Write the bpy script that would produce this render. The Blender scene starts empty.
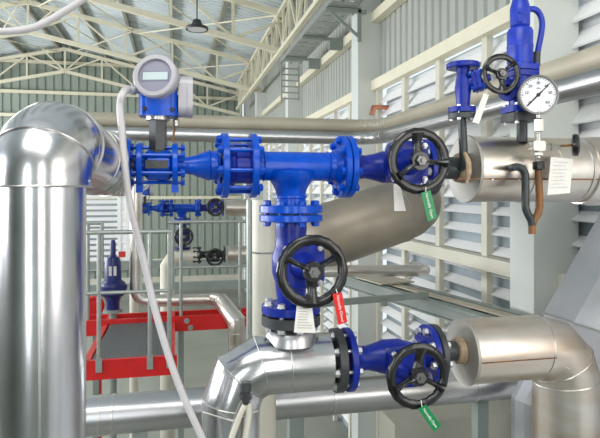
import bpy, bmesh, math, random
from mathutils import Vector, Matrix
random.seed(4)
C = bpy.context.scene.collection
SC = bpy.context.scene
PI = math.pi
# ------------------------------------------------------------------ camera
H = 4.5                       # eye height above the hall floor
F = 560.0
YAW = math.radians(12.5)
cs, sn = math.cos(YAW), math.sin(YAW)
HY = 190.0
cam = bpy.data.cameras.new('camera'); cam.lens = F/600*36; cam.sensor_width = 36
cam.shift_y = -(219-HY)/600; cam.clip_start = .05
co = bpy.data.objects.new('camera', cam); C.objects.link(co)
co.location = (0, 0, H); co.rotation_euler = (PI/2, 0, -YAW)
SC.camera = co
# ------------------------------------------------------------------ world, light, exposure
XLW = -12.0
W = bpy.data.worlds.new('world'); SC.world = W; W.use_nodes = True
bg = W.node_tree.nodes['Background']; bg.inputs[0].default_value = (.80, .90, 1, 1); bg.inputs[1].default_value = 1.0
SC.view_settings.view_transform = 'Standard'
try: SC.view_settings.look = 'None'
except Exception: pass
SC.view_settings.gamma = 1; SC.view_settings.use_curve_mapping = False
SC.view_settings.exposure = 0.2
SC.cycles.use_denoising = True
SC.cycles.max_bounces = 8
def area(name, loc, target, sx, sy, power, col=(1, .97, .92)):
    l = bpy.data.lights.new(name, 'AREA'); l.shape = 'RECTANGLE'; l.size = sx; l.size_y = sy
    l.energy = power; l.color = col
    o = bpy.data.objects.new(name, l); C.objects.link(o); o.location = loc
    o.rotation_euler = (Vector(target)-Vector(loc)).to_track_quat('-Z', 'Y').to_euler()
    return o
area('skylight_over_station', (-.6, -.4, H+3.0), (.1, 1.6, H-.3), 3.0, 1.2, 85)  # added overhead fill for the pipework; the roof has no opening here
area('window_light_left_wall_near', (XLW, 8, H+.4), (-2, 9, H+2.6), 7, 3.0, 1000, (.96, .98, 1))  # unseen panel added to brighten roof and trusses; left wall is solid
area('window_light_left_wall_far', (XLW, 18, H+.4), (-2, 18, H+2.9), 9, 3.0, 1300, (.96, .98, 1))  # second added panel, lifts the far roof and end wall
area('window_light_rear_left', (-2.6, -4.5, H+.3), (0, 2, H), .8, 4.2, 95, (.93, .97, 1))  # added tall strip behind the camera, gives streak reflections on the cladding
area('window_light_rear', (.9, -4.6, H+.6), (0, 2, H), .7, 4.2, 70, (1, .98, .95))  # another unseen strip added for reflections; no window in the back wall
area('window_light_left', (-6.5, 1.5, H+.8), (0, 2.2, H), 2.0, 2.6, 130, (.95, .98, 1))  # free-standing fill added inside the hall, left of the pipes
area('window_light_right', (2.5, -.8, H+.4), (0, 2.2, H-.1), 1.6, 2.6, 45, (1, .95, .88))  # added panel standing in for daylight from the right-hand louvres
area('skylight_hall', (-4.3, 11, H+3.0), (-4.0, 12, 0), 3, 9, 300)  # interior fill added under the roof, no skylight modelled

# ------------------------------------------------------------------ pixel rays to world points
def Pd(px, py, d):
    t = (px-300)/F
    return Vector((d*(t*cs+sn), d*(cs-t*sn), H+(HY-py)/F*d))
def PY(px, py, Y):
    t = (px-300)/F; return Pd(px, py, Y/(cs-t*sn))
def PX(px, py, X):
    t = (px-300)/F; return Pd(px, py, X/(t*cs+sn))
V = Vector
# ------------------------------------------------------------------ materials
def mat(name, col, rough=.5, metal=0, nscale=0, namt=0, col2=None, bump=0, stretch=(1, 1, 1), rvar=0, spec=.5, coat=0):
    m = bpy.data.materials.new(name); m.use_nodes = True
    nt = m.node_tree; b = nt.nodes['Principled BSDF']
    b.inputs['Base Color'].default_value = (*col, 1); b.inputs['Roughness'].default_value = rough
    b.inputs['Metallic'].default_value = metal
    b.inputs['Specular IOR Level'].default_value = spec
    b.inputs['Coat Weight'].default_value = coat
    if nscale:
        tc = nt.nodes.new('ShaderNodeTexCoord'); mp = nt.nodes.new('ShaderNodeMapping'); mp.inputs['Scale'].default_value = stretch
        n = nt.nodes.new('ShaderNodeTexNoise'); n.inputs['Scale'].default_value = nscale; n.inputs['Detail'].default_value = 5
        nt.links.new(tc.outputs['Object'], mp.inputs[0]); nt.links.new(mp.outputs[0], n.inputs['Vector'])
        r = nt.nodes.new('ShaderNodeValToRGB'); r.color_ramp.elements[0].position = .35; r.color_ramp.elements[1].position = .68
        c2 = col2 or tuple(c*(1-namt) for c in col)
        r.color_ramp.elements[0].color = (*c2, 1); r.color_ramp.elements[1].color = (*col, 1)
        nt.links.new(n.outputs['Fac'], r.inputs[0]); nt.links.new(r.outputs[0], b.inputs['Base Color'])
        if rvar:
            mr = nt.nodes.new('ShaderNodeMapRange'); mr.inputs[3].default_value = rough-rvar; mr.inputs[4].default_value = rough+rvar
            nt.links.new(n.outputs['Fac'], mr.inputs[0]); nt.links.new(mr.outputs[0], b.inputs['Roughness'])
        if bump:
            bp = nt.nodes.new('ShaderNodeBump'); bp.inputs['Strength'].default_value = bump; bp.inputs['Distance'].default_value = .004
            nt.links.new(n.outputs['Fac'], bp.inputs['Height']); nt.links.new(bp.outputs[0], b.inputs['Normal'])
    return m
M = {}
M['alu'] = mat('polished_aluminium', (.70, .70, .73), .22, 1, 3, .16, bump=.4, rvar=.06)
M['alu_dull'] = mat('weathered_aluminium', (.74, .71, .68), .34, 1, 5, .2, col2=(.60, .54, .48), bump=.3, rvar=.08)
M['alu_rust'] = mat('stained_aluminium', (.76, .73, .70), .36, 1, 4, .2, col2=(.62, .50, .40), bump=.3, rvar=.08, stretch=(.5, 1, 2))
M['galv'] = mat('galvanised_steel', (.42, .45, .43), .42, .6, 20, .15)
M['endcap'] = mat('end_cap_sheet', (.42, .41, .38), .5, .5, 6, .15)
M['alu_mid'] = mat('satin_aluminium', (.55, .55, .57), .32, 1, 3, .15, bump=.3)
M['nut'] = mat('dull_steel_nut', (.17, .17, .175), .35, .7)
M['seam'] = mat('seam_metal', (.62, .60, .58), .3, 1)
M['blue'] = mat('bright_blue_enamel', (.0, .075, .56), .26, 0, 30, .25, bump=.15, spec=.35)
M['vblue'] = mat('valve_blue_paint', (.008, .026, .33), .32, 0, 30, .3, bump=.15, spec=.35)
M['sblue'] = mat('safety_valve_blue_paint', (.015, .045, .46), .34, 0, 30, .25, bump=.1, spec=.4)
M['navy'] = mat('dark_navy_paint', (.012, .022, .16), .35, 0, 30, .3)
M['black'] = mat('black_cast_iron', (.009, .009, .011), .26, 0, 40, .3, bump=.3, coat=.2)
M['dark'] = mat('dark_grey_steel', (.055, .06, .065), .42, .2, 30, .3)
M['darkpipe'] = mat('dark_green_grey_pipe', (.035, .045, .05), .38, 0, 20, .3)
M['zinc'] = mat('zinc_bolt', (.62, .63, .66), .3, .9)
M['steel'] = mat('brushed_steel', (.50, .49, .46), .3, .95, 20, .12)
M['brass'] = mat('brass', (.45, .36, .2), .35, .8)
M['white'] = mat('white_enamel', (.72, .71, .72), .35, 0, 12, .05)
M['silverpaint'] = mat('silver_grey_paint', (.44, .43, .47), .4, .15, 15, .08)
M['wplastic'] = mat('white_hose_plastic', (.60, .58, .60), .45, 0, 12, .06)
M['paper'] = mat('paper_tag', (.82, .81, .78), .7, 0, 60, .1)
M['ink'] = mat('grey_print', (.25, .25, .25), .7)
M['blackink'] = mat('black_print', (.02, .02, .02), .6)
M['whiteink'] = mat('white_print', (.9, .9, .9), .6)
M['green'] = mat('green_plastic', (.0, .22, .065), .4)
M['redtag'] = mat('red_plastic', (.68, .01, .01), .35)
M['red'] = mat('red_paint', (.70, .012, .012), .38, 0, 8, .15)
M['rust'] = mat('rusty_pipe', (.30, .13, .04), .55, .3, 25, .5, col2=(.09, .05, .03), stretch=(1, 1, .25))
M['wool'] = mat('mineral_wool_edge', (.50, .36, .24), .9, 0, 40, .4, bump=.6)
M['cream'] = mat('cream_steelwork', (.82, .77, .60), .5, 0, 4, .08)
M['purlin'] = mat('grey_purlin', (.30, .30, .25), .6)
M['column'] = mat('pale_mint_column', (.68, .71, .68), .5, 0, 1.5, .06)
M['mullion'] = mat('pale_green_grey_frame', (.68, .66, .56), .5, 0, 3, .06)
M['blade'] = mat('white_louvre_blade', (.90, .90, .90), .45)
M['pane'] = mat('frosted_louvre_pane', (.36, .42, .46), .5, 0, 1.3, .25)
M['pane_light'] = mat('clear_louvre_pane', (.74, .77, .80), .5, 0, 1.3, .1)  # same frosted pane with its colour raised, used above eye height
M['siding'] = mat('grey_green_siding', (.33, .38, .33), .55, 0, 1.2, .1)
M['siding_side'] = mat('pale_grey_siding', (.43, .45, .42), .5, 0, 1, .08)
M['roof'] = mat('pale_blue_roof_sheet', (.70, .77, .80), .45, 0, 1.2, .1)
M['floor'] = mat('pale_floor_screed', (.33, .34, .30), .45, 0, .6, .25)
M['tan'] = mat('tan_insulated_cladding', (.52, .47, .37), .5, .15, 3, .15)
M['tank'] = mat('dull_brown_grey_cladding', (.33, .285, .22), .45, .4, 3, .25, col2=(.21, .19, .165), rvar=.06)
M['sheet'] = mat('grey_duct_sheet', (.43, .44, .47), .38, .35, 4, .12)
M['ledge'] = mat('beige_trunking', (.42, .41, .35), .5, 0, 2, .08)
M['beam_green'] = mat('green_grey_beam', (.27, .31, .29), .5, 0, 5, .12)
M['grate'] = mat('dark_grating', (.24, .25, .26), .5, .3)
M['lcd'] = mat('display_window', (.50, .60, .62), .25)
M['lcdbg'] = mat('display_bezel_face', (.20, .22, .30), .25)
M['glass_dark'] = mat('dark_display', (.28, .28, .36), .2)
M['dial'] = mat('gauge_dial', (.80, .82, .88), .4)
M['copper'] = mat('copper', (.62, .25, .15), .3, .9)
M['cream_pipe'] = mat('cream_insulated_pipe', (.66, .64, .55), .45, .1, 5, .1)

# ------------------------------------------------------------------ mesh builder
ORG = {}
def frame(axis, up=V((0, 0, 1))):
    a = V(axis).normalized()
    if abs(a.dot(up)) > .95: up = V((0, 1, 0)) if abs(a.y) < .9 else V((1, 0, 0))
    x = up.cross(a).normalized(); y = a.cross(x).normalized()
    return x, y, a
class MB:
    def __init__(s): s.bm = bmesh.new(); s.rings = []
    def ring(s, c, x, y, r, n, ph=0, rfun=None, ry=None):
        ry = r if ry is None else ry
        return [s.bm.verts.new(c + x*(math.cos(2*PI*i/n+ph)*r*(rfun(i) if rfun else 1)) + y*(math.sin(2*PI*i/n+ph)*ry*(rfun(i) if rfun else 1))) for i in range(n)]
    def bridge(s, a, b):
        n = len(a)
        for i in range(n):
            try: s.bm.faces.new((a[i], a[(i+1) % n], b[(i+1) % n], b[i]))
            except ValueError: pass
    def cap(s, a, rev=False):
        try: s.bm.faces.new(list(reversed(a)) if rev else a)
        except ValueError: pass
    def lathe(s, o, axis, prof, n=32, caps=True, ph=0):
        x, y, a = frame(axis); o = V(o); prev = None; first = None
        for (t, r) in prof:
            rg = s.ring(o+a*t, x, y, max(r, 1e-4), n, ph)
            if prev: s.bridge(prev, rg)
            else: first = rg
            prev = rg
        if caps: s.cap(first, True); s.cap(prev)
        return s
    def cyl(s, p0, p1, r0, r1=None, n=24, bev=0):
        p0, p1 = V(p0), V(p1); L = (p1-p0).length; r1 = r0 if r1 is None else r1
        if bev: pr = [(0, r0-bev), (bev, r0), (L-bev, r1), (L, r1-bev)]
        else: pr = [(0, r0), (L, r1)]
        return s.lathe(p0, p1-p0, pr, n)
    def tube(s, pts, r, n=20, closed=False, ph=0, caps=True, flat=1.0):
        pts = [V(p) for p in pts]; k = len(pts); rs = r if isinstance(r, (list, tuple)) else [r]*k
        def tang(i):
            if closed: return (pts[(i+1) % k]-pts[i]).normalized(), (pts[i]-pts[i-1]).normalized()
            a = (pts[i+1]-pts[i]).normalized() if i < k-1 else (pts[i]-pts[i-1]).normalized()
            b = (pts[i]-pts[i-1]).normalized() if i > 0 else a
            return a, b
        rings = []
        a, b = tang(0); x, y, _ = frame(b)
        for i in range(k):
            a, b = tang(i); t = (a+b).normalized()
            if i > 0:
                prevt = s_pt
                q = prevt.rotation_difference(b); x = q @ x; y = q @ y
            # ring on the bisector plane (mitre): project ring of incoming segment
            rg = []
            cosang = max(.3, t.dot(b))
            for j in range(n):
                an = 2*PI*j/n+ph
                v = x*math.cos(an)*rs[i]+y*math.sin(an)*rs[i]*flat
                v = v - b*(v.dot(t)/cosang)
                rg.append(s.bm.verts.new(pts[i]+v))
            rings.append(rg); s_pt = b
            if i > 0: s.bridge(rings[-2], rg)
        if closed: s.bridge(rings[-1], rings[0])
        elif caps: s.cap(rings[0], True); s.cap(rings[-1])
        s.rings = [[v.co.copy() for v in rg] for rg in rings]
        return s
    def box(s, c, sx, sy, sz, X=V((1, 0, 0)), Y=V((0, 1, 0)), Z=V((0, 0, 1))):
        c = V(c); vs = []
        for k in (-1, 1):
            for j in (-1, 1):
                for i in (-1, 1): vs.append(s.bm.verts.new(c+X*(i*sx/2)+Y*(j*sy/2)+Z*(k*sz/2)))
        for f in ((0, 2, 3, 1), (4, 5, 7, 6), (0, 1, 5, 4), (2, 6, 7, 3), (0, 4, 6, 2), (1, 3, 7, 5)):
            s.bm.faces.new([vs[i] for i in f])
        return s
    def beam(s, p0, p1, w, h, up=V((0, 0, 1))):
        p0, p1 = V(p0), V(p1); a = (p1-p0); L = a.length; a.normalize()
        x, y, a = frame(a, up)
        return s.box((p0+p1)/2, w, h, L, x, y, a)
    def prism(s, pts, d):       # polygon extruded by vector d
        a = [s.bm.verts.new(V(p)) for p in pts]; b = [s.bm.verts.new(V(p)+V(d)) for p in pts]
        s.bridge(a, b); s.cap(a, True); s.cap(b); return s
    def rplate(s, c, nrm, w, h, th, rad, up=V((0, 0, 1))):
        x, y, a = frame(nrm, up); c = V(c); pts = []
        for qx, qy, a0 in ((1, 1, 0), (-1, 1, PI/2), (-1, -1, PI), (1, -1, 1.5*PI)):
            for k in range(5):
                an = a0+k*PI/8
                pts.append(c+x*(qx*(w/2-rad)+rad*math.cos(an))+y*(qy*(h/2-rad)+rad*math.sin(an))-a*(th/2))
        return s.prism(pts, a*th)
    def wheel(s, c, nrm, R, tw, th, bumps=0):   # rim with an elliptical, scalloped section
        x, y, a = frame(nrm); n = 72; m = 12; rings = []
        for i in range(n):
            an = 2*PI*i/n; d = x*math.cos(an)+y*math.sin(an)
            sc = 1+(.06*math.cos(bumps*an) if bumps else 0)
            ct = V(c)+d*(R-tw/2)
            rings.append([s.bm.verts.new(ct+d*(math.cos(2*PI*j/m)*tw/2*sc)+a*(math.sin(2*PI*j/m)*th/2)) for j in range(m)])
        for i in range(n): s.bridge(rings[i], rings[(i+1) % n])
        return s
    def build(s, name, m, parent=None, smooth=True):
        bmesh.ops.recalc_face_normals(s.bm, faces=s.bm.faces[:])
        vs = [v.co for v in s.bm.verts]
        if parent is None:
            lo = V((min(v.x for v in vs), min(v.y for v in vs), min(v.z for v in vs)))
            hi = V((max(v.x for v in vs), max(v.y for v in vs), max(v.z for v in vs)))
            org = V(((lo.x+hi.x)/2, (lo.y+hi.y)/2, lo.z))
        else: org = ORG[root_of(parent)]
        for v in s.bm.verts: v.co -= org
        me = bpy.data.meshes.new(name); s.bm.to_mesh(me); s.bm.free()
        me.materials.append(M[m])
        if smooth:
            for p in me.polygons: p.use_smooth = True
            me.set_sharp_from_angle(angle=math.radians(32))
        o = bpy.data.objects.new(name, me); C.objects.link(o)
        if parent is None: o.location = org; ORG[o.name] = org
        else: o.parent = parent
        return o
def root_of(o):
    while o.parent: o = o.parent
    return o.name
def thing(name, base, label, cat, group=None):
    o = bpy.data.objects.new(name, None); C.objects.link(o); o.location = V(base); o.empty_display_size = .05
    ORG[o.name] = V(base); return tag(o, label, cat, group)
def tag(o, label, cat, group=None, kind=None):
    if label: o['label'] = label
    if cat: o['category'] = cat
    if group: o['group'] = group
    if kind: o['kind'] = kind
    return o
def struct(o): o['kind'] = 'structure'; return o
def dup(o, offset=None, parent=None, name=None):
    c = o.copy(); C.objects.link(c)
    if parent is not None: c.parent = parent
    if offset is not None:
        c.location = o.location+V(offset); ORG[c.name] = c.location.copy()
    for ch in list(o.children): dup(ch, None, c)
    return c
BM = {}
def bolt_mesh(L, r, m, stick):
    k = (round(L, 4), r, m, stick)
    if k in BM: return BM[k]
    b = MB(); z = V((0, 0, 1))
    b.lathe((0, 0, -L/2-stick), z, [(0, r*.5), (L+2*stick, r*.5)], 8)
    for s_ in (-1, 1):
        p = V((0, 0, s_*L/2)); b.lathe(p, z*s_, [(0, r*1.25), (.0025, r*1.25), (.0025, r), (r*.9, r), (r*1.05, r*.85)], 6)
    bmesh.ops.recalc_face_normals(b.bm, faces=b.bm.faces[:])
    me = bpy.data.meshes.new('bolt'); b.bm.to_mesh(me); b.bm.free(); me.materials.append(M[m]); BM[k] = me
    return me
def bolts(c, axis, R, n, L, r, m, root, ph=.3927, stick=.008):
    x, y, a = frame(axis); me = bolt_mesh(L, r, m, stick)
    q = a.to_track_quat('Z', 'Y')
    for i in range(n):
        an = 2*PI*i/n+ph
        o = bpy.data.objects.new('bolt', me); C.objects.link(o); o.parent = root
        o.location = V(c)+x*R*math.cos(an)+y*R*math.sin(an)-ORG[root_of(root)]
        o.rotation_euler = q.to_euler()
def flange(c, axis, r, th, m, root, name='flange', n=48):
    a = V(axis).normalized()
    b = MB(); b.lathe(V(c)-a*th/2, a, [(0, r*.62), (0, r-.003), (.003, r), (th-.003, r), (th, r-.003), (th, r*.62)], n)
    return b.build(name, m, root)
def text(s, c, nrm, up, size, m, parent, name='lettering'):
    cu = bpy.data.curves.new('t', 'FONT'); cu.body = s; cu.size = size; cu.align_x = 'CENTER'; cu.align_y = 'CENTER'; cu.extrude = .0003
    ob = bpy.data.objects.new('t', cu); C.objects.link(ob)
    dg = bpy.context.evaluated_depsgraph_get()
    me = bpy.data.meshes.new_from_object(ob.evaluated_get(dg)); bpy.data.objects.remove(ob)
    z = V(nrm).normalized(); y = (V(up)-z*V(up).dot(z)).normalized(); x = y.cross(z)
    org = ORG[root_of(parent)]
    R = Matrix((x, y, z)).transposed()
    for v in me.vertices: v.co = R @ v.co + V(c) - org
    me.materials.clear(); me.materials.append(M[m])
    o = bpy.data.objects.new(name, me); C.objects.link(o); o.parent = parent
    return o
def seams(mb_rings, idxs, name, root, r=.003, m='seam', grow=1.01):
    for i in idxs:
        rg = mb_rings[i]; c = sum(rg, V())/len(rg)
        b = MB(); b.tube([c+(p-c)*grow for p in rg], r, 6, closed=True); b.build(name, m, root)
def arc(p0, corner, p1, n=6):
    p0, c, p1 = V(p0), V(corner), V(p1); out = []
    # circular-looking fillet by quadratic bezier with mild rounding
    for i in range(n+1):
        t = i/n; k = .5523
        a = p0+(c-p0)*k; b = p1+(c-p1)*k
        out.append(p0*(1-t)**3+a*3*t*(1-t)**2+b*3*t*t*(1-t)+p1*t**3)
    return out
EX, EY, EZ = V((1, 0, 0)), V((0, 1, 0)), V((0, 0, 1))

# ================================================================== THE HALL
XR = 3.02; XRidge = -4.6; XL = -12.2; YF = 26.0; YB = -5.2
ZB = 3.37; ZR = 5.04              # truss bottom chord above the eye at eaves / ridge
def slopez(x): return H+ZR-(abs(x-XRidge)/(XR-XRidge))*(ZR-ZB)
b = MB(); b.box(((XR+XL)/2, (YF+YB)/2, -.1), XR-XL+1, YF-YB+1, .2); struct(b.build('floor', 'floor'))
def corrugated(name, p0, u, vdir, length, height, nrm, m, pitch=.25, depth=.035, topfun=None):
    b = MB(); n = int(length/pitch); prof = []
    for i in range(n):
        s0 = i*pitch
        for ds, dd in ((0, 0), (.62, 0), (.72, 1), (.9, 1)): prof.append((s0+ds*pitch, dd*depth))
    prof.append((length, 0)); prev = None
    for s_, d in prof:
        base = V(p0)+u*s_-nrm*d
        hh = topfun(base) if topfun else height
        a = [b.bm.verts.new(base), b.bm.verts.new(base+vdir*hh)]
        if prev: b.bm.faces.new((prev[0], a[0], a[1], prev[1]))
        prev = a
    return struct(b.build(name, m, smooth=False))
corrugated('wall_far', (XL, YF, 0.4), EX, EZ, XR-XL, 0, -EY, 'siding', .34, .06, lambda p: slopez(p.x)+1.3-.4)
b = MB(); b.box(((XL+XR)/2, YF+.05, .3), XR-XL, .3, .6); o = struct(b.build('baseboard_far', 'mullion'))
corrugated('wall_right', (XR+.06, YB, H+1.6), EY, EZ, YF-YB, ZB+1.25-1.6, -EX, 'siding_side', .2, .035)
corrugated('wall_left', (XL, YB, 0), EY, EZ, YF-YB, H+ZB+.9, EX, 'siding_side', .3, .04)
corrugated('wall_back', (XL, YB, 0), EX, EZ, XR-XL+.1, 0, EY, 'siding', .30, .04, lambda p: slopez(p.x)+1.3)
# roof: two corrugated slopes, ribs running down the slope
for nm, x0, x1 in (('ceiling_right', XRidge, XR+.1), ('ceiling_left', XRidge, XL-.1)):
    b = MB(); prev = None; pitch = .24; n = int((YF-YB)/pitch)
    for i in range(n+1):
        for ds, dd in ((0, 0), (.6, 0), (.68, .05), (.92, .05)):
            y = YB+(i+ds)*pitch
            a = [b.bm.verts.new((x0, y, slopez(XRidge)+1.22+dd)), b.bm.verts.new((x1, y, slopez(XR)+1.22+dd))]
            if prev: b.bm.faces.new((prev[0], a[0], a[1], prev[1]))
            prev = a
    struct(b.build(nm, 'roof', smooth=False))
# girts on the far wall
for i, z in enumerate((-3.15, -.34, 3.2, 4.2, 5.5)):
    hw = min((XR-XL)/2-.05, (H+ZR+1.15-(H+z))/((ZR-ZB)/(XR-XRidge)))
    b = MB(); b.box((XRidge, YF-.1, H+z), 2*hw, .12, .14); struct(b.build('trim_%d' % (i+1), 'cream'))
# purlins
k = 6
ordw = ('first', 'second', 'third', 'fourth', 'fifth', 'sixth')
for side in (1, -1):
    for j in range(6):
        x = XRidge+side*(.25+j*1.4); z = slopez(x)+1.12
        b = MB(); b.box((x, (YF+4)/2, z), .09, YF-4.2, .2)
        tag(b.build('roof_purlin', 'purlin'), 'grey steel roof purlin, %s %s of the ridge' % (ordw[j], 'to the right' if side > 0 else 'to the left'), 'purlin', 'purlins under the roof')
# trusses
def truss(Yt, label):
    t = thing('roof_truss', (XRidge, Yt, H+ZB), label, 'roof truss', 'cream roof trusses')
    for side in (1, -1):
        xe = XRidge+side*(XR-XRidge-.15)
        def pt(x, top): return V((x, Yt, slopez(x)+(.95 if top else 0)))
        for top in (0, 1):
            b = MB(); b.beam(pt(XRidge, top), pt(xe, top), .13, .13); b.build('top_chord' if top else 'bottom_chord', 'cream', t)
        n = 5; w = MB()
        for i in range(n+1):
            x = XRidge+(xe-XRidge)*i/n
            if i or side > 0: w.beam(pt(x, 0), pt(x, 1), .07, .07, EY)
            if i < n:
                x2 = XRidge+(xe-XRidge)*(i+1)/n
                (w.beam(pt(x, 0), pt(x2, 1), .06, .06, EY) if i % 2 == 0 else w.beam(pt(x, 1), pt(x2, 0), .06, .06, EY))
        w.build('web', 'cream', t)
    for s_ in (-1, 1):
        b = MB(); b.beam((XRidge, Yt, H+ZR), (XRidge+s_*.9, Yt+.02, slopez(XRidge)+.9), .06, .06, EY); b.build('brace', 'cream', t)
truss(25.4, 'farthest cream roof truss close to the grey green end wall')
truss(19.3, 'middle cream roof truss meeting the white column just right of the farthest truss')
truss(13.8, 'nearest cream roof truss crossing above the black high bay lamp')
# diagonal ties in the roof plane between the trusses
for Ya, Yb in ((19.3, 25.4), (13.8, 19.3)):
    for wh, x0, x1 in (('right of the ridge', XRidge+.3, XRidge+3.2), ('near the right wall', XRidge+3.4, XR-.5), ('left of the ridge', XRidge-.3, XRidge-3.2)):
        for yy0, yy1 in ((Ya, Yb), (Yb, Ya)):
            b = MB(); b.cyl((x0, yy0, slopez(x0)+.9), (x1, yy1, slopez(x1)+.9), .025, n=8)
            tag(b.build('roof_tie', 'cream'), 'thin tie rod, %s roof bay, %s, %s' % ('far' if Ya > 15 else 'near', wh, 'leaning right' if (yy0 < yy1) == (x1 > x0) else 'leaning left'), 'tie rod', 'tie rods between the trusses')
# eaves truss along the right wall
t = thing('eaves_truss', (2.52, 14, H+ZB), 'cream zigzag lattice truss running along the right wall under the eaves', 'truss')
for z, nm in ((3.42, 'bottom_chord'), (4.4, 'top_chord')):
    b = MB(); b.beam((2.52, 6, H+z), (2.52, 23.6, H+z), .1, .1); b.build(nm, 'cream', t)
w = MB(); n = 22
for i in range(n):
    y0 = 6+i*.8; y1 = y0+.8
    w.beam((2.52, y0, H+3.42), (2.52, y0, H+4.4), .06, .06, EX)
    w.beam((2.52, y0, H+(3.42 if i % 2 else 4.4)), (2.52, y1, H+(4.4 if i % 2 else 3.42)), .06, .06, EX)
w.build('web', 'cream', t)
# columns
CY = [(3.86, 'wide pale column behind the right hand pipes and pressure gauge'), (8.17, 'tall pale column rising right of the tee, cable tray bracket at its top'),
      (13.65, 'pale column second beyond the cable tray, under its far end'), (19.2, 'farthest pale column under the middle roof truss')]
for i, (y, lb) in enumerate(CY):
    b = MB(); w_ = .32
    top = H+ZB if i == 3 else H+3.3
    b.box((2.92, y+w_*.5, top/2), .40, w_, top); b.box((2.92, y+w_*.5, .02), .5, .5, .04)
    tag(b.build('wall_column', 'column'), lb, 'column', 'columns of the right wall')
# girts and louvres of the right wall
for i, (z, h_) in enumerate(((1.6, .15), (2.65, .15), (-.72, .13))):
    b = MB(); b.box((XR-.02, (YF+YB)/2, H+z), .14, YF-YB, h_); struct(b.build('trim_%d' % (i+7), 'cream' if i < 2 else 'mullion'))
bays = [(-5, -.6), (-.6, 4.04), (4.04, 8.13), (8.5, 13.6), (14, 19.1), (19.6, 25.9)]
for i, (y0, y1) in enumerate(bays):
    w = thing('window_%d' % (i+1), (XR, (y0+y1)/2, 0), None, None); struct(w)
    b = MB(); b.box((XR+.16, (y0+y1)/2, (H-.05)/2), .02, y1-y0, H-.05); b.build('pane', 'pane', w)
    b = MB(); b.box((XR+.16, (y0+y1)/2, H+.75), .02, y1-y0, 1.6); b.build('pane', 'pane_light', w)
    n = int((y1-y0)/.97); b = MB()
    for k in range(n+1):
        yy = y0+(y1-y0)*k/n; b.box((XR+.02, yy, (H+1.55)/2), .07, .10, H+1.55)
    b.build('frame', 'mullion', w)
    b = MB(); z = .3
    while z < H+1.5:
        # white blade leaning out over the pane
        hb = .036 if z < H else .072
        b.prism([(XR+.03, y0, z-hb), (XR+.045, y0, z-hb-.012), (XR+.155, y0, z+hb-.012), (XR+.14, y0, z+hb)], EY*(y1-y0)); z += .2
    b.build('louvre_blade', 'blade', w)
# white shutter window on the far wall behind the platform
w = thing('window_7', (-8, YF-.2, H-3.3), None, None); struct(w)
x0 = PY(72, 200, YF).x; x1 = PY(128, 200, YF).x; zt = PY(100, 193, YF).z; zb = PY(100, 268, YF).z
b = MB(); b.box(((x0+x1)/2, YF-.09, (zt+zb)/2), x1-x0, .08, zt-zb); b.build('pane', 'pane', w)
b = MB()
for xx in (x0, x1-.35, x1): b.box((xx, YF-.18, (zt+zb)/2), .16, .16, zt-zb)
for zz in (zt, zb): b.box(((x0+x1)/2, YF-.18, zz), x1-x0, .16, .16)
b.box((x1-.2, YF-.16, (zt+zb)/2), .4, .12, zt-zb)
b.build('frame', 'blade', w)
b = MB(); z = zb+.1
while z < zt:
    b.prism([(x0, YF-.26, z), (x0, YF-.23, z-.02), (x0, YF-.13, z+.12), (x0, YF-.16, z+.14)], EX*(x1-x0)); z += .25
b.build('louvre_blade', 'blade', w)

# high bay lamp
p = PY(197, 30, 11.5)
t = thing('high_bay_lamp', p, 'black high bay lamp hanging from the roof above the flow transmitter', 'lamp')
b = MB(); b.lathe(p, EZ, [(0, .22), (.03, .235), (.06, .22), (.1, .12), (.16, .09), (.2, .08), (.22, .03)], 24, caps=False); b.build('housing', 'dark', t)
b = MB(); b.lathe(p+V((0, 0, .005)), EZ, [(0, .19), (.02, .19)], 24); b.build('lens', 'white', t)
b = MB(); b.cyl(p+V((0, 0, .2)), (p.x, p.y, slopez(p.x)+1.1), .012, n=8); b.build('rod', 'dark', t)

# cable tray on brackets along the right wall
t = thing('cable_tray', (2.4, 7.8, H+2.6), 'galvanised perforated cable tray bracketed along the tops of the columns', 'cable tray')
b = MB(); n = 26
for k in range(n):
    y = 3.2+k*.33
    b.box((2.42, y+.13, H+2.74), .40, .24, .012)
for xx in (2.22, 2.42, 2.62): b.box((xx, 7.6, H+2.74), .05, 8.6, .014)
b.build('tray_floor', 'galv', t)
for xx in (2.21, 2.63):
    b = MB(); b.box((xx, 7.6, H+2.79), .012, 8.6, .1); b.build('side_rail', 'galv', t)
b = MB(); b.box((2.23, 11.9, H+2.32), .03, .05, .8); b.box((2.61, 11.9, H+2.32), .03, .05, .75)
for k in range(6): b.box((2.42, 11.9, H+1.98+k*.13), .36, .03, .03)
b.build('ladder_drop', 'galv', t)
for y in (4.2, 8.2, 9.8, 11.4):
    b = MB(); b.box((2.5, y-.12, H+2.70), .64, .05, .05)
    if y == 8.2: b.beam((2.22, y-.12, H+2.7), (2.70, y-.12, H+2.32), .04, .04, EY); b.box((2.71, y-.12, H+2.5), .05, .05, .5)
    else: b.box((2.80, y-.12, H+2.62), .24, .1, .2)
    b.build('bracket', 'beam_green', t)

# ================================================================== MAIN LINE (plane Y = YM)
YM = 2.2; ZM = .095
def X(px, Y=YM): return PY(px, 190, Y).x
def Z(px, py, Y=YM): return PY(px, py, Y).z
ZL = H+ZM
def L(px): return V((X(px), YM, ZL))
FR = .127

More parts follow.
